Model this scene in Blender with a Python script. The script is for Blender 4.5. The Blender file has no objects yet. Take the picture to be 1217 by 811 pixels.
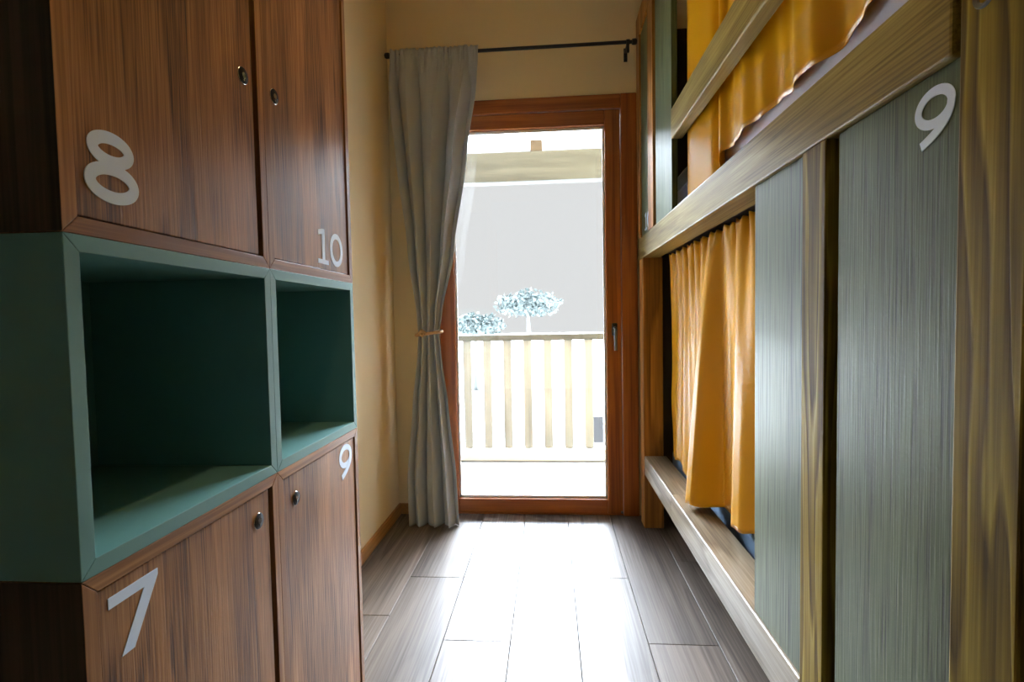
import bpy, bmesh, math, random
from mathutils import Vector, Matrix
random.seed(4)
S = bpy.context.scene
COL = S.collection
PI = math.pi

# ------------------------------------------------------------------ materials
def new_mat(name):
    m = bpy.data.materials.new(name); m.use_nodes = True
    nt = m.node_tree
    b = nt.nodes['Principled BSDF']
    return m, nt, b

def plain(name, col, rough=.5, metal=0., spec=.5, coat=0., noise=0., nscale=40., bump=0.):
    m, nt, b = new_mat(name)
    b.inputs['Base Color'].default_value = (*col, 1)
    b.inputs['Roughness'].default_value = rough
    b.inputs['Metallic'].default_value = metal
    b.inputs['Specular IOR Level'].default_value = spec
    b.inputs['Coat Weight'].default_value = coat
    tc = nt.nodes.new('ShaderNodeTexCoord')
    n = nt.nodes.new('ShaderNodeTexNoise')
    n.inputs['Scale'].default_value = nscale; n.inputs['Detail'].default_value = 4
    nt.links.new(tc.outputs['Object'], n.inputs['Vector'])
    if noise:
        mx = nt.nodes.new('ShaderNodeMix'); mx.data_type = 'RGBA'
        mx.inputs['A'].default_value = (*[c * (1 - noise) for c in col], 1)
        mx.inputs['B'].default_value = (*[min(1, c * (1 + noise)) for c in col], 1)
        nt.links.new(n.outputs['Fac'], mx.inputs['Factor'])
        nt.links.new(mx.outputs['Result'], b.inputs['Base Color'])
    if bump:
        bp = nt.nodes.new('ShaderNodeBump'); bp.inputs['Strength'].default_value = bump
        bp.inputs['Distance'].default_value = .002
        nt.links.new(n.outputs['Fac'], bp.inputs['Height'])
        nt.links.new(bp.outputs['Normal'], b.inputs['Normal'])
    return m

def wood(name, stops, axis='Z', ring=5., freq=9., fiber=110., mix=.5, rough=.4, bump=.15,
         along=.07, tone=.25, island=0., spec=.5, distort=.4, coat=0.):
    """figure of growth rings (contours of a stretched noise) plus fine pores along the grain"""
    m, nt, b = new_mat(name)
    N, Lk = nt.nodes.new, nt.links.new
    tc = N('ShaderNodeTexCoord'); oi = N('ShaderNodeObjectInfo'); geo = N('ShaderNodeNewGeometry')
    w = N('ShaderNodeMath'); w.operation = 'MULTIPLY_ADD'; w.inputs[1].default_value = 37.
    Lk(oi.outputs['Random'], w.inputs[0])
    if island:
        ri = N('ShaderNodeMath'); ri.operation = 'MULTIPLY'; ri.inputs[1].default_value = 23.
        Lk(geo.outputs['Random Per Island'], ri.inputs[0]); Lk(ri.outputs[0], w.inputs[2])
    else:
        w.inputs[2].default_value = 0.
    ax = 'XYZ'.index(axis)
    def mapped(s_across, s_along):
        mp = N('ShaderNodeMapping'); mp.vector_type = 'POINT'
        sc = [s_across] * 3; sc[ax] = s_along
        mp.inputs['Scale'].default_value = sc
        Lk(tc.outputs['Object'], mp.inputs['Vector']); return mp
    def noise(mp, detail, dist=0.):
        n = N('ShaderNodeTexNoise'); n.noise_dimensions = '4D'
        n.inputs['Scale'].default_value = 1.; n.inputs['Detail'].default_value = detail
        n.inputs['Distortion'].default_value = dist
        Lk(mp.outputs['Vector'], n.inputs['Vector']); Lk(w.outputs[0], n.inputs['W']); return n
    n1 = noise(mapped(ring, ring * along), 2.5, distort)
    k = N('ShaderNodeMath'); k.operation = 'MULTIPLY'; k.inputs[1].default_value = freq
    Lk(n1.outputs['Fac'], k.inputs[0])
    pp = N('ShaderNodeMath'); pp.operation = 'FRACT'; Lk(k.outputs[0], pp.inputs[0])
    # asymmetric ring: slow rise, fast fall
    cu = N('ShaderNodeValToRGB'); e = cu.color_ramp.elements
    e[0].position = 0; e[0].color = (0, 0, 0, 1); e[1].position = .82; e[1].color = (1, 1, 1, 1)
    x = cu.color_ramp.elements.new(1.); x.color = (0, 0, 0, 1)
    Lk(pp.outputs[0], cu.inputs['Fac'])
    n2 = noise(mapped(fiber, fiber * .018), 3.)
    fr = N('ShaderNodeMapRange'); fr.inputs['From Min'].default_value = .3; fr.inputs['From Max'].default_value = .7
    Lk(n2.outputs['Fac'], fr.inputs['Value'])
    mx = N('ShaderNodeMix'); mx.data_type = 'FLOAT'; mx.inputs['Factor'].default_value = mix
    Lk(cu.outputs['Color'], mx.inputs['A']); Lk(fr.outputs['Result'], mx.inputs['B'])
    rp = N('ShaderNodeValToRGB'); el = rp.color_ramp.elements
    el[0].position, el[0].color = stops[0][0], (*stops[0][1], 1)
    el[1].position, el[1].color = stops[-1][0], (*stops[-1][1], 1)
    for p, c in stops[1:-1]:
        q = el.new(p); q.color = (*c, 1)
    Lk(mx.outputs['Result'], rp.inputs['Fac'])
    n3 = noise(mapped(ring * 1.3, ring * .12), 2.)
    tr = N('ShaderNodeMapRange'); tr.inputs['From Min'].default_value = .3; tr.inputs['From Max'].default_value = .7
    tr.inputs['To Min'].default_value = 1 - tone; tr.inputs['To Max'].default_value = 1 + tone
    Lk(n3.outputs['Fac'], tr.inputs['Value'])
    val = tr.outputs['Result']
    if island:
        im = N('ShaderNodeMapRange'); im.inputs['To Min'].default_value = 1 - island; im.inputs['To Max'].default_value = 1 + island
        Lk(geo.outputs['Random Per Island'], im.inputs['Value'])
        mm = N('ShaderNodeMath'); mm.operation = 'MULTIPLY'
        Lk(val, mm.inputs[0]); Lk(im.outputs['Result'], mm.inputs[1]); val = mm.outputs[0]
    vm = N('ShaderNodeVectorMath'); vm.operation = 'SCALE'
    Lk(rp.outputs['Color'], vm.inputs[0]); Lk(val, vm.inputs['Scale'])
    Lk(vm.outputs['Vector'], b.inputs['Base Color'])
    rr = N('ShaderNodeMapRange'); rr.inputs['To Min'].default_value = rough + .08; rr.inputs['To Max'].default_value = rough - .05
    Lk(mx.outputs['Result'], rr.inputs['Value']); Lk(rr.outputs['Result'], b.inputs['Roughness'])
    b.inputs['Specular IOR Level'].default_value = spec
    b.inputs['Coat Weight'].default_value = coat; b.inputs['Coat Roughness'].default_value = .2
    bp = N('ShaderNodeBump'); bp.inputs['Strength'].default_value = bump; bp.inputs['Distance'].default_value = .0012
    Lk(mx.outputs['Result'], bp.inputs['Height']); Lk(bp.outputs['Normal'], b.inputs['Normal'])
    return m

def cloth(name, col, col2, rough=.5, sheen=.2, weave=900., spec=.4, transl=.0, bump=.06):
    m, nt, b = new_mat(name)
    N, Lk = nt.nodes.new, nt.links.new
    tc = N('ShaderNodeTexCoord')
    n = N('ShaderNodeTexNoise'); n.inputs['Scale'].default_value = weave; n.inputs['Detail'].default_value = 2
    Lk(tc.outputs['Object'], n.inputs['Vector'])
    mx = N('ShaderNodeMix'); mx.data_type = 'RGBA'
    mx.inputs['A'].default_value = (*col, 1); mx.inputs['B'].default_value = (*col2, 1)
    Lk(n.outputs['Fac'], mx.inputs['Factor']); Lk(mx.outputs['Result'], b.inputs['Base Color'])
    b.inputs['Roughness'].default_value = rough; b.inputs['Sheen Weight'].default_value = sheen
    b.inputs['Specular IOR Level'].default_value = spec
    bp = N('ShaderNodeBump'); bp.inputs['Strength'].default_value = bump; bp.inputs['Distance'].default_value = .0006
    Lk(n.outputs['Fac'], bp.inputs['Height']); Lk(bp.outputs['Normal'], b.inputs['Normal'])
    if transl:
        t = N('ShaderNodeBsdfTranslucent'); Lk(mx.outputs['Result'], t.inputs['Color'])
        ms = N('ShaderNodeMixShader'); ms.inputs['Fac'].default_value = transl
        Lk(b.outputs['BSDF'], ms.inputs[1]); Lk(t.outputs['BSDF'], ms.inputs[2])
        Lk(ms.outputs['Shader'], nt.nodes['Material Output'].inputs['Surface'])
    return m

def glass_mat():
    m, nt, b = new_mat('clear_glass')
    N, Lk = nt.nodes.new, nt.links.new
    nt.nodes.remove(b)
    t = N('ShaderNodeBsdfTransparent'); t.inputs['Color'].default_value = (.97, .98, .98, 1)
    g = N('ShaderNodeBsdfGlossy'); g.inputs['Roughness'].default_value = .02
    f = N('ShaderNodeFresnel'); f.inputs['IOR'].default_value = 1.45
    ms = N('ShaderNodeMixShader')
    Lk(f.outputs['Fac'], ms.inputs['Fac']); Lk(t.outputs['BSDF'], ms.inputs[1]); Lk(g.outputs['BSDF'], ms.inputs[2])
    Lk(ms.outputs['Shader'], nt.nodes['Material Output'].inputs['Surface'])
    return m

WALNUT = [(.12, (.055, .020, .005)), (.38, (.205, .083, .022)), (.62, (.33, .145, .043)), (.9, (.43, .21, .072))]
M = {}
M['walnut'] = wood('walnut_veneer', WALNUT, 'Z', ring=6., freq=6., fiber=400., mix=.66, rough=.40, bump=.2, along=.12, tone=.30, spec=.55)
M['walnut_y'] = wood('walnut_edge_along', WALNUT[1:], 'Y', ring=9., freq=5., fiber=190., mix=.6, rough=.4, bump=.1, tone=.2)
M['walnut_z'] = wood('walnut_edge_upright', WALNUT[1:], 'Z', ring=9., freq=5., fiber=190., mix=.6, rough=.4, bump=.1, tone=.2)
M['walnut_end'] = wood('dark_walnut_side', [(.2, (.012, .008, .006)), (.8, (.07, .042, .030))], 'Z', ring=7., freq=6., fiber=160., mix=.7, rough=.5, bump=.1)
M['green'] = plain('sage_green_lacquer', (.115, .27, .25), rough=.5, noise=.06, nscale=9.)
PINE = [(.1, (.075, .044, .005)), (.45, (.19, .125, .014)), (.7, (.28, .195, .024)), (.92, (.42, .32, .055))]
M['pine_z'] = wood('stained_pine_upright', PINE, 'Z', ring=11., freq=15., fiber=220., mix=.38, rough=.48, bump=.22, along=.06, tone=.22, spec=.16)
PINE2 = [(.12, (.13, .086, .015)), (.42, (.235, .165, .034)), (.68, (.29, .215, .052)), (.9, (.36, .28, .08))]
M['pine_y'] = wood('stained_pine_lengthwise', PINE2, 'Y', ring=9., freq=4., fiber=260., mix=.6, rough=.42, bump=.12, along=.10, tone=.2, spec=.35)
M['pine_far'] = wood('honey_stained_pine', [(0, (.15, .055, .008)), (.5, (.34, .14, .022)), (1, (.52, .24, .05))], 'Z', ring=9., freq=6., fiber=120., mix=.4, rough=.42, bump=.15, along=.06)
M['veneer'] = wood('grey_green_ash_veneer', [(.15, (.016, .022, .010)), (.36, (.060, .084, .032)), (.65, (.086, .116, .044)), (.9, (.104, .138, .056))],
                   'Z', ring=10., freq=3., fiber=330., mix=.78, rough=.40, bump=.22, along=.05, tone=.18, spec=.55)
M['door_wood'] = wood('orange_varnished_larch', [(0, (.20, .045, .006)), (.5, (.38, .105, .014)), (1, (.48, .155, .025))], 'Z', ring=8., freq=5., fiber=140., mix=.5, rough=.38, bump=.08, along=.05, tone=.12)
M['door_wood_x'] = wood('orange_varnished_larch_across', [(0, (.20, .045, .006)), (.5, (.38, .105, .014)), (1, (.48, .155, .025))], 'X', ring=8., freq=5., fiber=140., mix=.5, rough=.38, bump=.08, along=.05, tone=.12)
M['base_wood'] = wood('oak_skirting', [(0, (.36, .16, .04)), (1, (.66, .34, .10))], 'Y', ring=8., freq=4., fiber=120., mix=.5, rough=.4, bump=.08)
M['floor'] = wood('grey_brown_oak_planks', [(.12, (.055, .038, .027)), (.40, (.110, .083, .064)), (.7, (.155, .122, .098)), (.92, (.20, .163, .135))],
                  'Y', ring=6., freq=5., fiber=160., mix=.55, rough=.43, bump=.08, along=.10, tone=.22, island=.18, spec=.5)
M['groove'] = plain('dark_joint', (.02, .014, .01), rough=.8)
M['wall'] = plain('cream_plaster', (.87, .715, .43), rough=.75, noise=.03, nscale=3., bump=.05)
M['ceiling'] = plain('cream_ceiling_paint', (.82, .68, .46), rough=.8, noise=.02)
M['pale_wall'] = plain('cool_bounce_plaster', (.58, .74, .84), rough=.8, noise=.03, nscale=3.)  # unseen wall behind, tinted blue to cool the light it bounces back
M['pine_low'] = wood('greyed_pine_lengthwise', [(.12, (.10, .072, .040)), (.42, (.20, .155, .098)), (.68, (.27, .215, .145)), (.9, (.34, .28, .20))], 'Y', ring=9., freq=4., fiber=200., mix=.5, rough=.36, bump=.12, along=.10, tone=.2, spec=.6)
M['white_vinyl'] = plain('pale_vinyl_lettering', (.68, .80, .95), rough=.4, noise=.02)
M['black_metal'] = plain('black_powder_coat', (.012, .012, .014), rough=.4, spec=.5)
M['lock_black'] = plain('black_lock_face', (.008, .008, .009), rough=.5, spec=.25)
M['chrome'] = plain('chrome', (.75, .75, .76), rough=.18, metal=1.)
M['steel'] = plain('brushed_steel', (.20, .22, .24), rough=.3, metal=1.)
M['grey_cloth'] = cloth('grey_linen', (.47, .49, .505), (.58, .60, .615), rough=.85, sheen=.15, weave=700., transl=.10)
M['satin'] = cloth('golden_satin', (.74, .345, .004), (.82, .405, .010), rough=.30, sheen=.0, weave=1200., spec=.30, transl=.12, bump=0.)
M['tan_rope'] = plain('tan_cord', (.55, .33, .14), rough=.7, noise=.2, nscale=300.)
M['navy'] = cloth('navy_ticking', (.02, .03, .055), (.03, .045, .08), rough=.8)
M['blue_edge'] = cloth('blue_piping', (.12, .22, .36), (.16, .28, .42), rough=.6)
M['lavender'] = cloth('lavender_grey_ticking', (.62, .61, .70), (.72, .71, .80), rough=.8)
M['pillow'] = cloth('pale_pillowcase', (.5, .5, .55), (.6, .6, .64), rough=.8)
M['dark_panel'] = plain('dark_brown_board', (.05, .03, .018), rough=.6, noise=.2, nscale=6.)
M['glass'] = glass_mat()
M['bead'] = plain('pale_glazing_bead', (.8, .78, .74), rough=.5)
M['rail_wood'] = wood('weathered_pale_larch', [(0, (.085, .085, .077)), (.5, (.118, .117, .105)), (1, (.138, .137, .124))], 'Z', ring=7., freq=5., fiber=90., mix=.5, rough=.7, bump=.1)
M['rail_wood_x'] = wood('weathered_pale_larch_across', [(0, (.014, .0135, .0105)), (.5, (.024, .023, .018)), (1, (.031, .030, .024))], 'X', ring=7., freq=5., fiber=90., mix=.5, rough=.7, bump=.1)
M['rafter'] = wood('brown_rafter', [(0, (.018, .010, .004)), (1, (.040, .023, .011))], 'Y', rough=.7)
M['balcony'] = plain('pale_balcony_tiles', (.075, .075, .075), rough=.8, noise=.03)
M['kerb'] = plain('white_kerb', (.36, .36, .355), rough=.8, noise=.03)
M['meadow'] = plain('bounce_ground', (.60, .60, .585), rough=.9, noise=.06, nscale=.3)  # ground colour raised to bounce daylight into the upper room
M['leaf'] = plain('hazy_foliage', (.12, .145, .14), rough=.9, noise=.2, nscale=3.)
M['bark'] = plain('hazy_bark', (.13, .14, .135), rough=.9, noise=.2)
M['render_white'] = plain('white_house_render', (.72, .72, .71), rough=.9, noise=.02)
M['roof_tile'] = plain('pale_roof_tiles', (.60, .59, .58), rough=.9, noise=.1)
M['grey_pane'] = plain('grey_window_pane', (.062, .060, .060), rough=.8, spec=0.)

# ------------------------------------------------------------------ mesh helpers
class MB:
    def __init__(s): s.v = []; s.f = []; s.mi = []; s.sm = []
    def add(s, vs, fs, mi=0, smooth=False):
        o = len(s.v); s.v += [tuple(v) for v in vs]
        s.f += [tuple(i + o for i in f) for f in fs]
        s.mi += [mi] * len(fs); s.sm += [smooth] * len(fs); return s
    def frombm(s, bm, mi=0, smooth=False):
        bm.verts.index_update()
        s.add([v.co[:] for v in bm.verts], [[v.index for v in f.verts] for f in bm.faces], mi, smooth); bm.free(); return s
    def box(s, x0, x1, y0, y1, z0, z1, bev=.002, mi=0, seg=2):
        bm = bmesh.new(); bmesh.ops.create_cube(bm, size=1)
        for v in bm.verts:
            v.co = ((x0 + x1) / 2 + v.co.x * (x1 - x0), (y0 + y1) / 2 + v.co.y * (y1 - y0), (z0 + z1) / 2 + v.co.z * (z1 - z0))
        if bev:
            bmesh.ops.bevel(bm, geom=bm.edges[:], offset=bev, segments=seg, affect='EDGES', profile=.5)
        return s.frombm(bm, mi)
    def prism(s, poly, axis, a, b, mi=0):
        """2D polygon (list of pairs in the two other axes) extruded along axis from a to b"""
        n = len(poly)
        def P(u, w, t):
            return {'X': (t, u, w), 'Y': (u, t, w), 'Z': (u, w, t)}[axis]
        vs = [P(u, w, a) for u, w in poly] + [P(u, w, b) for u, w in poly]
        fs = [tuple(range(n))[::-1], tuple(range(n, 2 * n))] + [(i, (i + 1) % n, n + (i + 1) % n, n + i) for i in range(n)]
        return s.add(vs, fs, mi)
    def tube(s, pts, r, n=12, mi=0, closed=False, radii=None):
        pts = [Vector(p) for p in pts]; m = len(pts); vs = []; fs = []
        up = Vector((0.31, .17, .93)).normalized()
        for i, p in enumerate(pts):
            if closed: t = pts[(i + 1) % m] - pts[i - 1]
            else: t = pts[min(i + 1, m - 1)] - pts[max(i - 1, 0)]
            t.normalize(); a = t.cross(up)
            if a.length < .05: a = t.cross(Vector((1, 0, 0)))
            a.normalize(); b = t.cross(a)
            rr = radii[i] if radii else r
            for k in range(n):
                q = 2 * PI * k / n; vs.append(p + a * math.cos(q) * rr + b * math.sin(q) * rr)
        for i in range(m if closed else m - 1):
            j = (i + 1) % m
            for k in range(n):
                fs.append((i * n + k, i * n + (k + 1) % n, j * n + (k + 1) % n, j * n + k))
        if not closed:
            fs.append(tuple(range(n))[::-1]); fs.append(tuple((m - 1) * n + k for k in range(n)))
        return s.add(vs, fs, mi, True)
    def lathe(s, prof, o, axis, n=32, mi=0, smooth=True):
        """profile of (radius, along) revolved about axis through o"""
        vs = []; fs = []
        for r, t in prof:
            for k in range(n):
                q = 2 * PI * k / n; c, d = r * math.cos(q), r * math.sin(q)
                vs.append({'X': (o[0] + t, o[1] + c, o[2] + d), 'Y': (o[0] + c, o[1] + t, o[2] + d), 'Z': (o[0] + c, o[1] + d, o[2] + t)}[axis])
        m = len(prof)
        for i in range(m - 1):
            for k in range(n):
                fs.append((i * n + k, i * n + (k + 1) % n, (i + 1) * n + (k + 1) % n, (i + 1) * n + k))
        fs.append(tuple(range(n))[::-1]); fs.append(tuple((m - 1) * n + k for k in range(n)))
        return s.add(vs, fs, mi, smooth)
    def build(s, name, mats, parent=None, mods=()):
        if not isinstance(mats, (list, tuple)): mats = [mats]
        off = Vector((0, 0, 0)); p = parent
        while p is not None: off += p.location; p = p.parent
        me = bpy.data.meshes.new(name)
        me.from_pydata([(Vector(v) - off)[:] for v in s.v], [], s.f)
        for m in mats: me.materials.append(m)
        for i, pl in enumerate(me.polygons): pl.material_index = s.mi[i]; pl.use_smooth = s.sm[i]
        bm = bmesh.new(); bm.from_mesh(me); bmesh.ops.recalc_face_normals(bm, faces=bm.faces); bm.to_mesh(me); bm.free()
        if any(s.sm): me.set_sharp_from_angle(angle=.75)
        o = bpy.data.objects.new(name, me); COL.objects.link(o)
        if parent is not None: o.parent = parent
        return o

def tag(o, label, cat, group=None):
    o['label'] = label; o['category'] = cat
    if group: o['group'] = group
    return o
def struct(o):
    o['kind'] = 'structure'; return o
def thing(name, loc, label, cat, group=None):
    o = bpy.data.objects.new(name, None); COL.objects.link(o); o.location = loc; o.empty_display_size = .1
    return tag(o, label, cat, group)

def sheet(nu, nv, fn, name, mat, parent=None, thick=.0016):
    vs = [fn(i / nu, j / nv) for j in range(nv + 1) for i in range(nu + 1)]
    W = nu + 1
    fs = [(j * W + i, j * W + i + 1, (j + 1) * W + i + 1, (j + 1) * W + i) for j in range(nv) for i in range(nu)]
    mb = MB(); mb.add(vs, fs, 0, True)
    o = mb.build(name, mat, parent)
    md = o.modifiers.new('thickness', 'SOLIDIFY'); md.thickness = thick; md.offset = 0
    return o

def lerp_tab(tab, z):
    tab = sorted(tab)
    if z <= tab[0][0]: return tab[0][1:]
    for a, b in zip(tab, tab[1:]):
        if z <= b[0]:
            t = (z - a[0]) / (b[0] - a[0]); t = t * t * (3 - 2 * t) * .5 + t * .5
            return tuple(p + (q - p) * t for p, q in zip(a[1:], b[1:]))
    return tab[-1][1:]
def sstep(a, b, x):
    t = max(0, min(1, (x - a) / (b - a))); return t * t * (3 - 2 * t)

# numerals: strokes in a box 1 high, swept to a constant stroke width
def ring(cx, cy, rx, ry, n=48):
    return [(cx + rx * math.cos(2 * PI * i / n), cy + ry * math.sin(2 * PI * i / n)) for i in range(n)], True
def strokes(ch):
    """list of (polyline, closed, width) and list of polygons"""
    if ch == '8':
        return [(*ring(.46, .755, .305, .165), .175), (*ring(.46, .285, .370, .200), .175)], [], .92
    if ch == '0':
        return [(*ring(.46, .5, .375, .415), .165)], [], .92
    if ch == '9':
        bowl = ring(.46, .655, .375, .265)
        tail = [(.835, .655)] + [(.835 - .05 * t - .62 * t ** 2.3, .655 - .575 * t ** .88) for t in [i / 14 for i in range(1, 15)]]
        return [(*bowl, .165), (tail, False, .165)], [], .92
    if ch == '7':
        return [], [[(0, .83), (0, 1), (.95, 1), (.95, .90), (.43, 0), (.19, 0), (.66, .83)]], .95
    if ch == '1':
        return [], [[(.27, .09), (.27, .84), (.04, .79), (.04, .94), (.30, 1.0), (.44, 1.0), (.44, .09)],
                    [(.0, .0), (.0, .125), (.66, .125), (.66, .0)]], .66
def numeral(text, place, height, thick=.0008, gap=.13):
    """place(u, w, t): u along the reading direction, w up, t out of the surface"""
    mb = MB(); x = 0.
    for ch in text:
        st, pl, wdt = strokes(ch)
        for si, (pts, closed, sw) in enumerate(st):
            n = len(pts); th = thick * (1 + .3 * si); L = []; R = []
            for i in range(n):
                a = pts[i - 1] if (closed or i > 0) else pts[i]
                b = pts[(i + 1) % n] if (closed or i < n - 1) else pts[i]
                tx, ty = b[0] - a[0], b[1] - a[1]; q = math.hypot(tx, ty) or 1
                nx, ny = -ty / q * sw / 2, tx / q * sw / 2
                L.append((pts[i][0] + nx, pts[i][1] + ny)); R.append((pts[i][0] - nx, pts[i][1] - ny))
            vs = []
            for t in (0, th):
                vs += [place((x + u) * height, w * height, t) for u, w in L] + [place((x + u) * height, w * height, t) for u, w in R]
            fs = []
            for i in range(n if closed else n - 1):
                j = (i + 1) % n
                fs += [(2 * n + i, 2 * n + j, 3 * n + j, 3 * n + i), (i, j, 2 * n + j, 2 * n + i), (n + i, n + j, 3 * n + j, 3 * n + i), (i, j, n + j, n + i)]
            if not closed:
                fs += [(0, n, 3 * n, 2 * n), (n - 1, 2 * n - 1, 4 * n - 1, 3 * n - 1)]
            mb.add(vs, fs)
        for si, P in enumerate(pl):
            n = len(P); th = thick * (1 + .3 * si)
            vs = [place((x + u) * height, w * height, 0) for u, w in P] + [place((x + u) * height, w * height, th) for u, w in P]
            mb.add(vs, [tuple(range(n)), tuple(range(n, 2 * n))] + [(i, (i + 1) % n, n + (i + 1) % n, n + i) for i in range(n)])
        x += wdt + gap
    return mb

# ------------------------------------------------------------------ key dimensions (metres)
XW = -.835            # left wall
XB = .455             # front plane of the bunk bed
YB = 2.709            # wall with the balcony door
YN = -2.2             # wall behind
XE = 1.40             # wall behind the bunk bed
ZC = 2.80

# ------------------------------------------------------------------ room shell
fb = MB()
PW = .222
edges = [-.587 + PW * k for k in range(-3, 12)]
joints = {-.587: [2.026, .55, -.9], -.365: [1.62, .2, -1.3], -.143: [.52, -1.0], .079: [2.045, .6, -.9], .301: [1.63, .25, -1.3], .523: [2.2, .9, -.6], -.809: [1.75, .3, -1.0]}
for e in edges:
    key = min(joints, key=lambda q: abs(q - e)); cuts = joints[key] if abs(key - e) < .01 else [random.uniform(1, 2.2), random.uniform(-.8, .5)]
    ys = [YN - .1] + sorted(cuts) + [YB + .02]
    for a, b in zip(ys, ys[1:]):
        fb.box(e + .0009, e + PW - .0009, a + .0009, b - .0009, -.02, 0., bev=.0012, seg=1)
ft = MB(); ft.v, ft.f, ft.mi, ft.sm = fb.v, fb.f, fb.mi, fb.sm
ft.box(-1.3, 2.1, YN - .1, YB + .02, -.06, -.012, bev=0, mi=1)
struct(ft.build('floor', [M['floor'], M['groove']]))
w = MB(); w.box(XW - .12, XW, YN - .12, YB + .24, -.05, ZC + .1, bev=0); struct(w.build('wall_left', M['wall']))
DX0, DX1, DZ = -.668, .457, 2.192
w = MB()
w.box(XW, DX0, YB, YB + .24, -.05, ZC + .1, bev=0); w.box(DX1, XE, YB, YB + .24, -.05, ZC + .1, bev=0)
w.box(DX0, DX1, YB, YB + .24, DZ, ZC + .1, bev=0); struct(w.build('wall_back', M['wall']))
w = MB(); w.box(XE, XE + .12, YN - .12, YB + .24, -.05, ZC + .1, bev=0); struct(w.build('wall_right', M['wall']))
w = MB(); w.box(XW, XE, YN - .12, YN, -.05, ZC + .1, bev=0); struct(w.build('wall_front', M['pale_wall']))
w = MB(); w.box(XW - .12, XE + .12, YN - .12, YB + .24, ZC, ZC + .12, bev=0); struct(w.build('ceiling', M['ceiling']))
b = MB(); b.box(XW, XW + .014, 1.276, YB, 0, .058, bev=.003); struct(b.build('baseboard_left', M['base_wood']))
b = MB(); b.box(XW + .014, DX0, YB - .014, YB, 0, .058, bev=.003); struct(b.build('baseboard_back', M['base_wood']))

# ------------------------------------------------------------------ balcony door
door = bpy.data.objects.new('door_1', None); COL.objects.link(door); door.location = (-.1, YB, 0); struct(door)
LX0, LX1, LZ = -.585, .373, 2.116
fr = MB()
fr.box(DX0, LX0 - .003, YB - .012, YB + .08, 0, DZ, bev=.004); fr.box(LX1 + .003, DX1, YB - .012, YB + .08, 0, DZ, bev=.004)
fr.build('door_jamb', M['door_wood'], door)
fr = MB(); fr.box(LX0 - .003, LX1 + .003, YB - .011, YB + .08, LZ + .003, DZ - .0005, bev=.004); fr.build('door_head', M['door_wood_x'], door)
fr = MB(); fr.box(LX0 - .003, LX1 + .003, YB + .004, YB + .12, -.018, .006, bev=.003); fr.build('threshold', M['door_wood_x'], door)
GX0, GX1, GZ0, GZ1 = -.503, .294, .086, 2.040
lf = MB()
lf.box(LX0, GX0, YB - .004, YB + .066, .008, LZ, bev=.005); lf.box(GX1, LX1, YB - .004, YB + .066, .008, LZ, bev=.005)
leaf = lf.build('door_leaf_stile', M['door_wood'], door)
lf = MB(); lf.box(GX0, GX1, YB - .0035, YB + .066, GZ1, LZ - .0004, bev=.005); lf.box(GX0, GX1, YB - .0035, YB + .066, .0084, GZ0, bev=.005)
lf.build('door_leaf_rail', M['door_wood_x'], door)
gb = MB()
for (a, b_, c, d) in ((GX0, GX0 + .010, GZ0, GZ1), (GX1 - .010, GX1, GZ0, GZ1), (GX0, GX1, GZ0, GZ0 + .012), (GX0, GX1, GZ1 - .014, GZ1)):
    gb.box(a, b_, YB + .018, YB + .030, c, d, bev=.002)
gb.build('glazing_bead', M['bead'], door)
g = MB(); g.box(GX0 + .003, GX1 - .003, YB + .030, YB + .036, GZ0 + .003, GZ1 - .003, bev=0); g.build('glass_pane', M['glass'], door)
hd = MB()
hx, hz = .336, .995
hd.lathe([(.0001, -.004), (.015, -.004), (.0165, -.008), (.0165, -.012), (.014, -.014), (.009, -.015), (.0085, -.046), (.0001, -.046)], (hx, YB, hz), 'Y', 20)
hb = MB(); hb.box(hx - .014, hx + .014, YB - .016, YB - .003, hz - .04, hz + .026, bev=.006)
rose = hb.build('handle_plate', M['black_metal'], door)
hl = MB(); hl.tube([(hx, YB - .016, hz), (hx, YB - .050, hz), (hx, YB - .054, hz - .006), (hx, YB - .054, hz - .06), (hx, YB - .052, hz - .115)], .0085, 12, radii=[.008, .008, .0095, .0085, .0075])
hl.build('lever', M['steel'], rose)
hg = MB(); hg.lathe([(.0001, 0), (.006, 0), (.006, -.012), (.0001, -.012)], (LX1 - .006, YB - .004, .02), 'Y', 16); hg.build('corner_hinge_cap', M['steel'], door)

# ------------------------------------------------------------------ curtain rod and grey curtain
RY, RZ = 2.622, 2.405
rod = thing('curtain_rod', (-.19, RY, RZ), 'thin black metal curtain rod above the balcony door', 'curtain rod')
r = MB(); r.tube([(-.795, RY, RZ - .002), (.425, RY, RZ)], .0085, 14); r.build('rod', M['black_metal'], rod)
for sx in (-.795, .425):
    e = MB(); d = -1 if sx < 0 else 1
    e.lathe([(.0001, 0), (.013, 0), (.0145, d * .008), (.0145, d * .018), (.010, d * .024), (.0001, d * .024)], (sx, RY, RZ), 'X', 18); e.build('finial', M['black_metal'], rod)
for bx in (-.775, .405):
    k = MB(); k.box(bx - .007, bx + .007, RY - .004, YB - .004, RZ - .014, RZ - .007, bev=.001); k.box(bx - .009, bx + .009, YB - .006, YB, RZ - .055, RZ + .012, bev=.0015)
    k.lathe([(.0085, -.008), (.0125, -.008), (.0125, .008), (.0085, .008)], (bx, RY, RZ), 'X', 16)
    k.box(bx - .006, bx + .006, RY - .006, RY + .006, RZ - .05, RZ - .010, bev=.001)
    k.build('bracket', M['black_metal'], rod)

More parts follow.
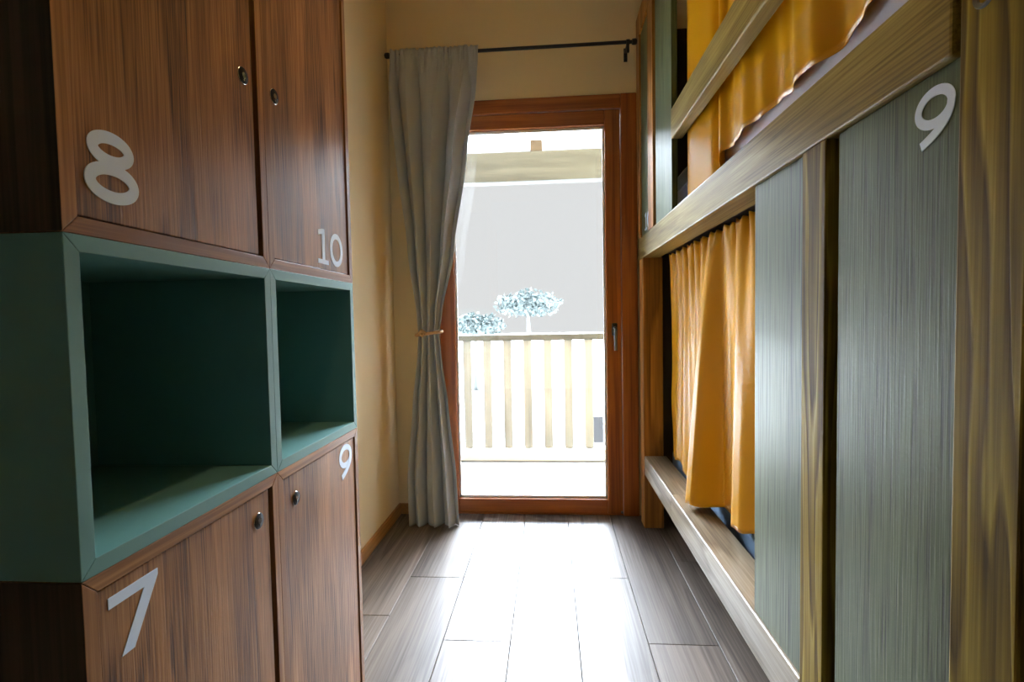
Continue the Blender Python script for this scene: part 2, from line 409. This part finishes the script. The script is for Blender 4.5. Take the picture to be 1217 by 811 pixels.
TAB = [  # z, left x, right x, fold depth, centre y
    (0.004, -.722, -.478, .036, 2.545), (.25, -.726, -.490, .042, 2.552), (.6, -.700, -.525, .036, 2.572),
    (.90, -.672, -.560, .022, 2.588), (.985, -.668, -.568, .020, 2.592), (1.07, -.672, -.552, .022, 2.590), (1.4, -.703, -.482, .044, 2.585),
    (1.88, -.748, -.404, .046, 2.585), (2.25, -.786, -.347, .042, 2.590), (2.37, -.786, -.338, .012, 2.600), (2.43, -.786, -.337, .008, 2.604)]
def grey(u, v):
    z = .004 + (2.424 - .004) * (1 - v)
    xl, xr, am, yc = lerp_tab(TAB, z)
    top = sstep(2.0, 2.36, z)
    uu = u + .012 * math.sin(5 * u + 3 * z)
    ph = 2 * PI * (3.7 * uu + .16 * math.sin(6.3 * uu)) + 2.3
    a = math.sin(ph) + .25 * math.sin(2.1 * ph + 1.)
    fine = math.sin(2 * PI * 15 * u + 2.2 * math.sin(9 * u)) 
    y = yc - am * a * (1 - .45 * top) - (.005 + .003 * math.sin(23 * u)) * fine * top * (.4 + .6 * sstep(2.2, 2.4, z))
    x = xl + (xr - xl) * (u + .03 * math.sin(2 * ph) * (1 - top))
    if z > 2.395: y += .010 * math.sin(2 * PI * 22 * u) * .4; z += .004 * math.sin(2 * PI * 22 * u)
    if z < .3: z += .0
    return (x, y, max(z, .003))
cur = sheet(260, 120, grey, 'door_curtain', M['grey_cloth'])
tag(cur, 'long grey linen curtain tied back at the left of the balcony door', 'curtain')
cur.modifiers['thickness'].thickness = .002
tb = MB(); pts = []
for i in range(40):
    q = 2 * PI * i / 40
    pts.append((-.618 + .066 * math.cos(q), 2.590 + .050 * math.sin(q), .985 + .008 * math.cos(q)))
tb.tube(pts, .0085, 10, closed=True)
tb.tube([(-.655, 2.540, .992), (-.640, 2.534, .975), (-.622, 2.531, .99), (-.64, 2.530, 1.002), (-.658, 2.538, .984)], .009, 8)
tie = tb.build('curtain_tieback', M['tan_rope'])
tag(tie, 'tan cord tieback knotted around the waist of the grey curtain', 'tieback')

# ------------------------------------------------------------------ lockers and open cubes
XL = -.498; LD = .335; TH = .0185
Y0, Y1, Y2 = .4955, .8875, 1.2745
Z1, Z2, Z3 = .7785, 1.149, 1.93
def carcass(parent, ya, yb, za, zb, mats, sides, back_gap=True):
    """mitred four-board box: two boards lengthwise, two upright"""
    xb, xf = XL - LD, XL; t = TH
    for nm, poly, k in (('bottom_board', [(ya, za), (yb, za), (yb - t, za + t), (ya + t, za + t)], 0),
                        ('top_board', [(ya, zb), (yb, zb), (yb - t, zb - t), (ya + t, zb - t)], 0)):
        e = .0004
        cy, cz = sum(p[0] for p in poly) / 4, sum(p[1] for p in poly) / 4
        P = [(p[0] + (e if p[0] < cy else -e), p[1]) for p in poly]
        m = MB(); m.prism(P, 'X', xb, xf); o = m.build(nm, mats[0], parent); bevel(o)
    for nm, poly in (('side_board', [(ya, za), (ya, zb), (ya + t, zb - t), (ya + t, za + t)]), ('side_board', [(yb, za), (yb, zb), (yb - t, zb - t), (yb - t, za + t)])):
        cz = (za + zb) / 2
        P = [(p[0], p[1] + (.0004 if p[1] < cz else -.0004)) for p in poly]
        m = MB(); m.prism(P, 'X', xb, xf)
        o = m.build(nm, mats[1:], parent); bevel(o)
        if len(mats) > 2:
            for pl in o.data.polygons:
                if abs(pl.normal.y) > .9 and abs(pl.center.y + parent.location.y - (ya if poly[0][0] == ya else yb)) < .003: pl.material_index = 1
    m = MB(); m.box(xb, xb + .006, ya + t, yb - t, za + t, zb - t, bev=0); m.build('back_panel', mats[1], parent)
def bevel(o, w=.0008):
    md = o.modifiers.new('edge', 'BEVEL'); md.width = w; md.segments = 2; md.limit_method = 'ANGLE'; md.angle_limit = .5
def locker(ya, yb, za, zb, label, num, ny, nz, lock_y, lock_z, lock_side, nh=.083):
    t = thing('locker', (XL - LD / 2, (ya + yb) / 2, za), label, 'locker', 'walnut lockers')
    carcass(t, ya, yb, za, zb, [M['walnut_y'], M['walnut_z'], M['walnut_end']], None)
    g0 = .0022 if lock_side > 0 else .0035; g1 = .0095 if lock_side > 0 else .002
    d0, d1, e0, e1 = ya + TH + g0, yb - TH - g1, za + TH + .0022, zb - TH - .0022
    m = MB(); m.box(XL - .022, XL - .003, d0, d1, e0, e1, bev=.0012)
    dr = m.build('door', M['walnut'], t)
    xf = XL - .003
    k = MB(); k.lathe([(.0001, -.002), (.0138, -.002), (.0138, .0012), (.0134, .0016), (.0130, .0016)], (xf, lock_y, lock_z), 'X', 28, mi=1)
    k.lathe([(.0131, .0005), (.0131, .0022), (.0124, .0028), (.0001, .0028)], (xf, lock_y, lock_z), 'X', 28, mi=0)
    k.lathe([(.0040, .0026), (.0050, .0026), (.0050, .0034), (.0040, .0034)], (xf, lock_y, lock_z), 'X', 18, mi=1)
    k.box(xf + .0026, xf + .0032, lock_y - .0008, lock_y + .0008, lock_z - .0090, lock_z - .0055, bev=0, mi=1)
    lo = k.build('lock', [M['lock_black'], M['chrome']], dr); lo['label'] = 'round black lock with chrome rim'
    nb = numeral(num, lambda u, w_, tt: (xf + tt, ny + u, nz + w_), nh)
    o = nb.build('number_%s' % {'8': 'eight', '10': 'ten', '7': 'seven', '9': 'nine'}[num], M['white_vinyl'], dr); o['label'] = 'pale numeral %s' % num
    return t
locker(Y0, Y1, Z2, Z3, 'upper walnut locker with the number 8, above the large green cube', '8', .5265, 1.1915, .831, 1.461, 1, .081)
locker(Y1, Y2, Z2, Z3, 'upper walnut locker with the number 10, nearer the window wall', '10', 1.089, 1.181, .928, 1.468, -1, .078)
locker(Y0, Y1, 0, Z1, 'lower walnut locker with the number 7, below the large green cube', '7', .5285, .6665, .826, .714, 1, .077)
locker(Y1, Y2, 0, Z1, 'lower walnut locker with the number 9, nearer the curtain', '9', 1.163, .671, .955, .708, -1, .082)
for ya, yb, lab in ((Y0, Y1, 'open green cube shelf at the near end between lockers 7 and 8'), (Y1, Y2, 'open green cube shelf at the far end between lockers 9 and 10')):
    t = thing('cube_shelf', (XL - LD / 2, (ya + yb) / 2, Z1), lab, 'shelf', 'green open cubes')
    carcass(t, ya, yb, Z1 + .0006, Z2 - .0006, [M['green'], M['green']], None)

# ------------------------------------------------------------------ bunk bed
bed = thing('bunk_bed', (.92, 1.57, 0), 'stained pine bunk bed with grey-green panels along the right side', 'bunk bed')
RB, RT = 1.337, 1.443      # upper side rail
LB, LT = .268, .366        # lower side rail
def part(name, mat, *boxes, bev=.003, parent=bed):
    m = MB()
    for bx in boxes: m.box(*bx, bev=bev)
    return m.build(name, mat, parent)
PT = .095
part('post', M['pine_z'], (XB, XB + PT, .527, .6135, 0, 2.54))
part('post', M['pine_far'], (XB, XB + PT, 2.545, 2.632, 0, RB - .0005))
part('post', M['pine_far'], (XB, XB + PT, 2.605, 2.69, RT + .0005, 2.43))
part('post', M['pine_z'], (1.30, 1.30 + PT, .527, .6135, 0, 2.54))
part('post', M['pine_z'], (1.30, 1.30 + PT, 2.56, 2.65, 0, 2.54))
part('upper_side_rail', M['pine_y'], (XB, XB + .085, .624, 2.66, RB, RT), bev=.004)
part('lower_side_rail', M['pine_low'], (XB, XB + .108, .9675, 1.985, LB, LT), bev=.004)
part('lower_side_rail', M['pine_low'], (XB + .0015, XB + .108, 1.986, 2.544, LB, LT - .002), bev=.004)
part('top_rail', M['pine_far'], (XB, XB + .085, .615, 2.69, 2.431, 2.54), bev=.004)
gr = part('guard_rail', M['pine_y'], (XB, XB + .042, .615, 1.957, 1.702, 1.810), bev=.004)
PX = XB + .008
p1 = part('panel', M['veneer'], (PX, PX + .02, .968, 1.198, LT + .001, RB - .0005), bev=.0015)
bt = part('batten', M['pine_z'], (XB + .0005, XB + .04, .889, .9668, 0, RB - .0005), bev=.002)
p2 = part('panel', M['veneer'], (PX, PX + .02, .614, .866, .02, RB - .0005), bev=.004)
pu = part('panel', M['veneer'], (PX - .004, PX + .018, 1.962, 2.246, RT + .0005, 2.43), bev=.0015)
part('batten', M['pine_far'], (XB + .0005, XB + .04, 2.290, 2.402, RT + .0005, 2.43), bev=.002)
p3 = part('panel', M['veneer'], (PX, PX + .02, 2.403, 2.604, RT + .0005, 2.43), bev=.0015)
nb = numeral('9', lambda u, w_, tt: (PX - tt, .6925 - u, 1.2475 + w_), .071).build('number_nine', M['white_vinyl'], p2); nb['label'] = 'pale numeral 9'
nb = numeral('10', lambda u, w_, tt: (PX - tt, 2.525 - u, 1.462 + w_), .082).build('number_ten', M['white_vinyl'], p3); nb['label'] = 'pale numeral 10'
k = MB(); k.lathe([(.0001, .002), (.0075, .002), (.0085, -.001), (.0125, -.0025), (.0135, -.001), (.0135, .004), (.0001, .004)], (XB - .0005, .5805, 1.378), 'X', 28)
k.build('bolt_head', M['steel'], bed)
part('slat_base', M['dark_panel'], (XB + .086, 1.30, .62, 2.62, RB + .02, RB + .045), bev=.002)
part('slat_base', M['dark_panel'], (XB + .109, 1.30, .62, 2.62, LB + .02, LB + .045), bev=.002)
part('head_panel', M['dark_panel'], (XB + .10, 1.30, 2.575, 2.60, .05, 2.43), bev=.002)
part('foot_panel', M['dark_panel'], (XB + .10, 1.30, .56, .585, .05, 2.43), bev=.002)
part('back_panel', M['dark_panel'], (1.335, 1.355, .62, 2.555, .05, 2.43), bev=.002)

mt = thing('mattress', (.92, 1.55, LB + .046), 'navy mattress with blue edging on the lower bunk', 'mattress', 'bunk mattresses')
m = MB(); m.box(.600, 1.28, .66, 2.55, LB + .046, LB + .19, bev=.03, seg=4); m.build('mattress_body', M['navy'], mt)
m = MB(); m.box(.594, 1.285, .65, 2.56, LB + .0465, LB + .12, bev=.012, seg=3); m.build('edging', M['blue_edge'], mt)
m2 = thing('mattress', (.92, 1.55, RB + .046), 'lavender-grey mattress showing under the upper golden curtain', 'mattress', 'bunk mattresses')
m = MB(); m.box(.560, 1.28, .66, 2.50, RB + .046, 1.60, bev=.025, seg=4); m.build('mattress_body', M['lavender'], m2)
m = MB(); m.tube([(.563, .70, 1.585), (.563, 2.46, 1.585)], .005, 8); m.build('piping', M['lavender'], m2)
# pillow in the dark far end of the upper bunk
def pil(u, v, s):
    a, b_ = 2 * u - 1, 2 * v - 1
    h = .055 * ((1 - a ** 4) * (1 - b_ ** 4)) ** .45
    return (.84 + .27 * a * (1 - .06 * b_ * b_), 2.33 + .17 * b_ * (1 - .06 * a * a), 1.658 + s * h)
m = MB(); n = 20
for s in (1, -1):
    vs = [pil(i / n, j / n, s) for j in range(n + 1) for i in range(n + 1)]
    m.add(vs, [(j * (n + 1) + i, j * (n + 1) + i + 1, (j + 1) * (n + 1) + i + 1, (j + 1) * (n + 1) + i) for j in range(n) for i in range(n)], 0, True)
tag(m.build('pillow', M['pillow']), 'pale pillow in the shaded far end of the upper bunk', 'pillow')

# lower golden curtain: gathered under the rail, one deep fold swung out over the rail
LOWP = [(1.10, .560), (1.30, .580), (1.44, .576), (1.52, .540), (1.56, .536), (1.67, .578), (1.725, .572), (1.80, .478), (1.835, .471), (1.90, .535), (2.0, .572), (2.2, .560), (2.43, .566)]
def low(u, v):
    y = 2.425 - u * (2.425 - 1.12)
    zt = RB - .004 + .004 * math.sin(2 * PI * y / .034)
    hem = .395 + .012 * math.sin(y * 17) + .005 * math.sin(y * 61)
    if y < 1.90: hem = .386 + (1.90 - y) * .09 + .006 * math.sin(y * 23) + .004 * math.sin(y * 70)
    z = zt + (hem - zt) * v
    t = v
    x = .566 + (lerp_tab(LOWP, y)[0] - .566) * t ** .7
    near = sstep(1.99, 1.88, y)
    k = 2 * PI * (y / .104 + .25 * math.sin(y * 9))
    x -= .010 * math.sin(k) * ((1 - t) ** 3 + .10 * (1 - near))
    x += .006 * t * math.sin(2 * PI * y / .15 + 1.) * sstep(2.0, 2.1, y)
    x -= .003 * math.sin(2 * PI * y / .034) * (1 - sstep(0, .07, t))
    yy = y - .006 * math.cos(k) * (1 - t) ** 3
    if y > 2.3: yy += .03 * math.exp(-((t - .72) / .12) ** 2) * sstep(2.3, 2.42, y)
    return (min(x, .588), yy, z)
tag(sheet(230, 70, low, 'bed_curtain', M['satin']), 'golden satin curtain hanging across the lower bunk opening', 'curtain', 'golden bunk curtains')
def upp(u, v):
    y = 1.90 - u * (1.90 - .63)
    hem = 1.543 + .005 * math.sin(y * 15 + 1) + .003 * math.sin(y * 41)
    if y > 1.60: hem -= .085 * sstep(1.60, 1.68, y)
    z = 2.42 + (hem - 2.42) * v
    x = .534
    if y > 1.64: x = .534 + .020 * math.exp(-((y - 1.675) / .03) ** 2) - .034 * sstep(1.66, 1.93, y)
    x -= .014 * math.exp(-((y - 1.615) / .022) ** 2)
    w_ = sstep(1.62, 1.50, y)
    x -= w_ * .013 * math.sin(2 * PI * (y / .27 + .16 * math.sin(y * 7))) * (.5 + .5 * v)
    x -= w_ * .003 * math.sin(2 * PI * y / .09 + 3 * v) * sstep(.5, 1, v)
    return (x, y, z)
tag(sheet(260, 50, upp, 'bed_curtain', M['satin']), 'golden satin curtain hanging behind the guard rail of the upper bunk', 'curtain', 'golden bunk curtains')

# ------------------------------------------------------------------ outside
b = MB(); b.box(-3, 3, YB + .242, 4.15, -.16, -.05, bev=0); struct(b.build('balcony_floor', M['balcony']))
RYY = 4.0
rl = thing('balcony_railing', (-.1, RYY, -.05), 'pale timber balcony railing with upright slats beyond the glass door', 'railing')
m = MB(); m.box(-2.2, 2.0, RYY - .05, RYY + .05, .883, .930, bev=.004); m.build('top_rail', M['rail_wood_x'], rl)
m = MB(); m.box(-2.2, 2.0, RYY - .07, RYY + .07, -.05, .036, bev=.004); m.build('kerb', M['kerb'], rl)
for k in range(-6, 14):
    x = -.652 + .158 * k
    m = MB(); m.box(x - .033, x + .033, RYY - .014, RYY + .011, .037, .8825, bev=.003); m.build('slat', M['rail_wood'], rl)
for x in (-2.1, 1.9):
    m = MB(); m.box(x - .05, x + .05, RYY - .04, RYY + .06, -.05, 2.10, bev=.004); m.build('post', M['rail_wood'], rl)
bm_ = thing('roof_beam', (-.1, RYY, 2.1), 'pale timber roof beam crossing the top of the balcony view', 'beam')
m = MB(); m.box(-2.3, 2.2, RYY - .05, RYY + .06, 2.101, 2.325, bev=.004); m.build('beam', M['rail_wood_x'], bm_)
for x in (-1.56, -.083, 1.4):
    m = MB(); m.box(x - .046, x + .046, RYY - .03, RYY + .5, 2.326, 2.415, bev=.003); m.build('rafter', M['rafter'], bm_)
# meadow, house and tree far below
m = MB(); n = 48
m.add([(160 * math.cos(2 * PI * i / n), 30 + 160 * math.sin(2 * PI * i / n), -4.2) for i in range(n)], [tuple(range(n))]); struct(m.build('ground', M['meadow']))
h = thing('house', (2.2, 15.2, -4.2), 'pale distant house with a grey window seen between the railing slats', 'house')
m = MB(); m.box(-1.2, 5.2, 14.2, 20, -4.2, -1.35, bev=0); m.build('wall', M['render_white'], h)
m = MB(); m.prism([(13.8, -1.4), (17.1, -.2), (20.4, -1.4)], 'X', -1.5, 5.5); m.build('roof', M['roof_tile'], h)
m = MB(); m.box(1.17, 1.43, 14.15, 14.25, -2.40, -1.70, bev=.01); wn = m.build('window', M['grey_pane'], h)
m = MB(); m.box(1.12, 1.48, 14.08, 14.21, -2.62, -2.55, bev=.01); m.build('window_ledge', M['bark'], h)
def tree(x, y, z0, hgt, rad, label, seed):
    rnd = random.Random(seed)
    t = thing('tree', (x, y, z0), label, 'tree')
    m = MB(); m.tube([(x, y, z0), (x + .1, y, z0 + hgt * .5), (x, y, z0 + hgt * .8)], .2, 8, radii=[.3, .2, .1]); m.build('trunk', M['bark'], t)
    m = MB()
    for i in range(900):
        a, e = rnd.uniform(0, 2 * PI), rnd.uniform(-1, 1)
        rr = rad * (.55 + .5 * rnd.random()) * (1 + .25 * math.sin(3 * a + seed))
        c = Vector((x + rr * math.cos(a) * math.sqrt(1 - e * e) * 1.5, y + rr * math.sin(a) * math.sqrt(1 - e * e), z0 + hgt - rad * .6 + rr * e * .6))
        d1 = Vector((rnd.gauss(0, 1), rnd.gauss(0, 1), rnd.gauss(0, 1))).normalized() * .22
        d2 = d1.cross(Vector((rnd.gauss(0, 1), rnd.gauss(0, 1), rnd.gauss(0, 1)))).normalized() * .13
        m.add([c - d1, c + d2, c + d1, c - d2], [(0, 1, 2, 3)])
    m.build('foliage', M['leaf'], t)
tree(-1.7, 40, -4.2, 7.3, 1.5, 'hazy leafy tree rising above the railing, centre of the view', 3)
tree(-5.6, 38, -4.2, 5.6, 1.2, 'hazy lower tree beside the grey curtain', 8)

# ------------------------------------------------------------------ sky and light
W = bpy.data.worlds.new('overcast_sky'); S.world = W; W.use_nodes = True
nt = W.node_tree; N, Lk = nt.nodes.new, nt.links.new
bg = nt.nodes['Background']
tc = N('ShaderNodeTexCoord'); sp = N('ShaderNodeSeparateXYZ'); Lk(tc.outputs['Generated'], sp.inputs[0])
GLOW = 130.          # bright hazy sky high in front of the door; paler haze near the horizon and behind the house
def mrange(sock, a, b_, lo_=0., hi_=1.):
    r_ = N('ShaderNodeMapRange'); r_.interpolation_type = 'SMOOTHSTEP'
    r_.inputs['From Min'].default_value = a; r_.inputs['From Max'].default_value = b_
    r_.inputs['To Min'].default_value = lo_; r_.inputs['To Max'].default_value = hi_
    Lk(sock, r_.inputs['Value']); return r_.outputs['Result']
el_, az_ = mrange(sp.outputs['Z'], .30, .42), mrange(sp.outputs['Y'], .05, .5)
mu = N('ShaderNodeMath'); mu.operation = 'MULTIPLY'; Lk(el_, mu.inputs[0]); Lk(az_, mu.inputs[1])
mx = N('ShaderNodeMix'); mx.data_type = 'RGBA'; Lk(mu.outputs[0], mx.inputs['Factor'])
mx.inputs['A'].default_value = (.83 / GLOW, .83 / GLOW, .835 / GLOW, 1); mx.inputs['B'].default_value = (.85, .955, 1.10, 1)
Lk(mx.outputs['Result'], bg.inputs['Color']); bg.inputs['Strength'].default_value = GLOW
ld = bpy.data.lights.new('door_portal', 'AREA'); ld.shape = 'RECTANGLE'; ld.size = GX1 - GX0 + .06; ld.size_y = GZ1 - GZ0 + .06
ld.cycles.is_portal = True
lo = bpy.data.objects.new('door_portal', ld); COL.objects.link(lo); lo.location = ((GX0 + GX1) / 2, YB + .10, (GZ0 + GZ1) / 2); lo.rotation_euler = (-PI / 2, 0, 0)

dl = thing('fill_light', (-.02, .92, ZC), 'added out-of-view warm downlight in the ceiling between lockers and bunk', 'added fill light')  # fixture added above the frame to lift the upper lockers and bunk curtain
m = MB(); m.lathe([(.038, .0), (.052, -.001), (.052, -.006), (.046, -.008), (.038, -.002), (.036, .0)], (-.02, .92, ZC), 'Z', 32); m.build('trim_ring', M['chrome'], dl)
m = MB(); m.lathe([(.0001, -.0005), (.0355, -.0005), (.0355, -.0015), (.0001, -.0015)], (-.02, .92, ZC), 'Z', 32)
lm, lnt, lb = new_mat('warm_fill_lens'); lb.inputs['Emission Color'].default_value = (1., .66, .34, 1); lb.inputs['Emission Strength'].default_value = 30.
m.build('lens', lm, dl)
sl = bpy.data.lights.new('fill_light_beam', 'SPOT'); sl.energy = 22.; sl.color = (1., .72, .42); sl.spot_size = 1.35; sl.spot_blend = .8; sl.shadow_soft_size = .035  # warm spot added as fill for the upper part of the room
so = bpy.data.objects.new('fill_light_beam', sl); COL.objects.link(so); so.location = (-.02, .92, ZC - .04)

# ------------------------------------------------------------------ camera
yaw, pitch, roll = .07406, .04246, -.01817
cy, sy, cp, sp_, cr, sr = math.cos(yaw), math.sin(yaw), math.cos(pitch), math.sin(pitch), math.cos(roll), math.sin(roll)
B = Matrix(((1, 0, 0), (0, 0, -1), (0, 1, 0)))
Ry = Matrix(((cy, 0, sy), (0, 1, 0), (-sy, 0, cy))); Rx = Matrix(((1, 0, 0), (0, cp, -sp_), (0, sp_, cp))); Rz = Matrix(((cr, -sr, 0), (sr, cr, 0), (0, 0, 1)))
R = Rz @ Rx @ Ry @ B
cam = bpy.data.cameras.new('camera'); cam.sensor_width = 36.; cam.lens = 609. / 1217. * 36.; cam.clip_start = .02; cam.clip_end = 500
co = bpy.data.objects.new('camera', cam); COL.objects.link(co)
mw = Matrix((R[0], -R[1], -R[2])).transposed().to_4x4(); mw.translation = (0, 0, 1.05)
co.matrix_world = mw
S.camera = co
S.view_settings.view_transform = 'Standard'; S.view_settings.look = 'None'
S.view_settings.gamma = 1.; S.view_settings.use_curve_mapping = False
S.view_settings.exposure = 0.
S.cycles.use_denoising = True
S.cycles.max_bounces = 12; S.cycles.diffuse_bounces = 8; S.cycles.transparent_max_bounces = 12
S.cycles.sample_clamp_indirect = 30.
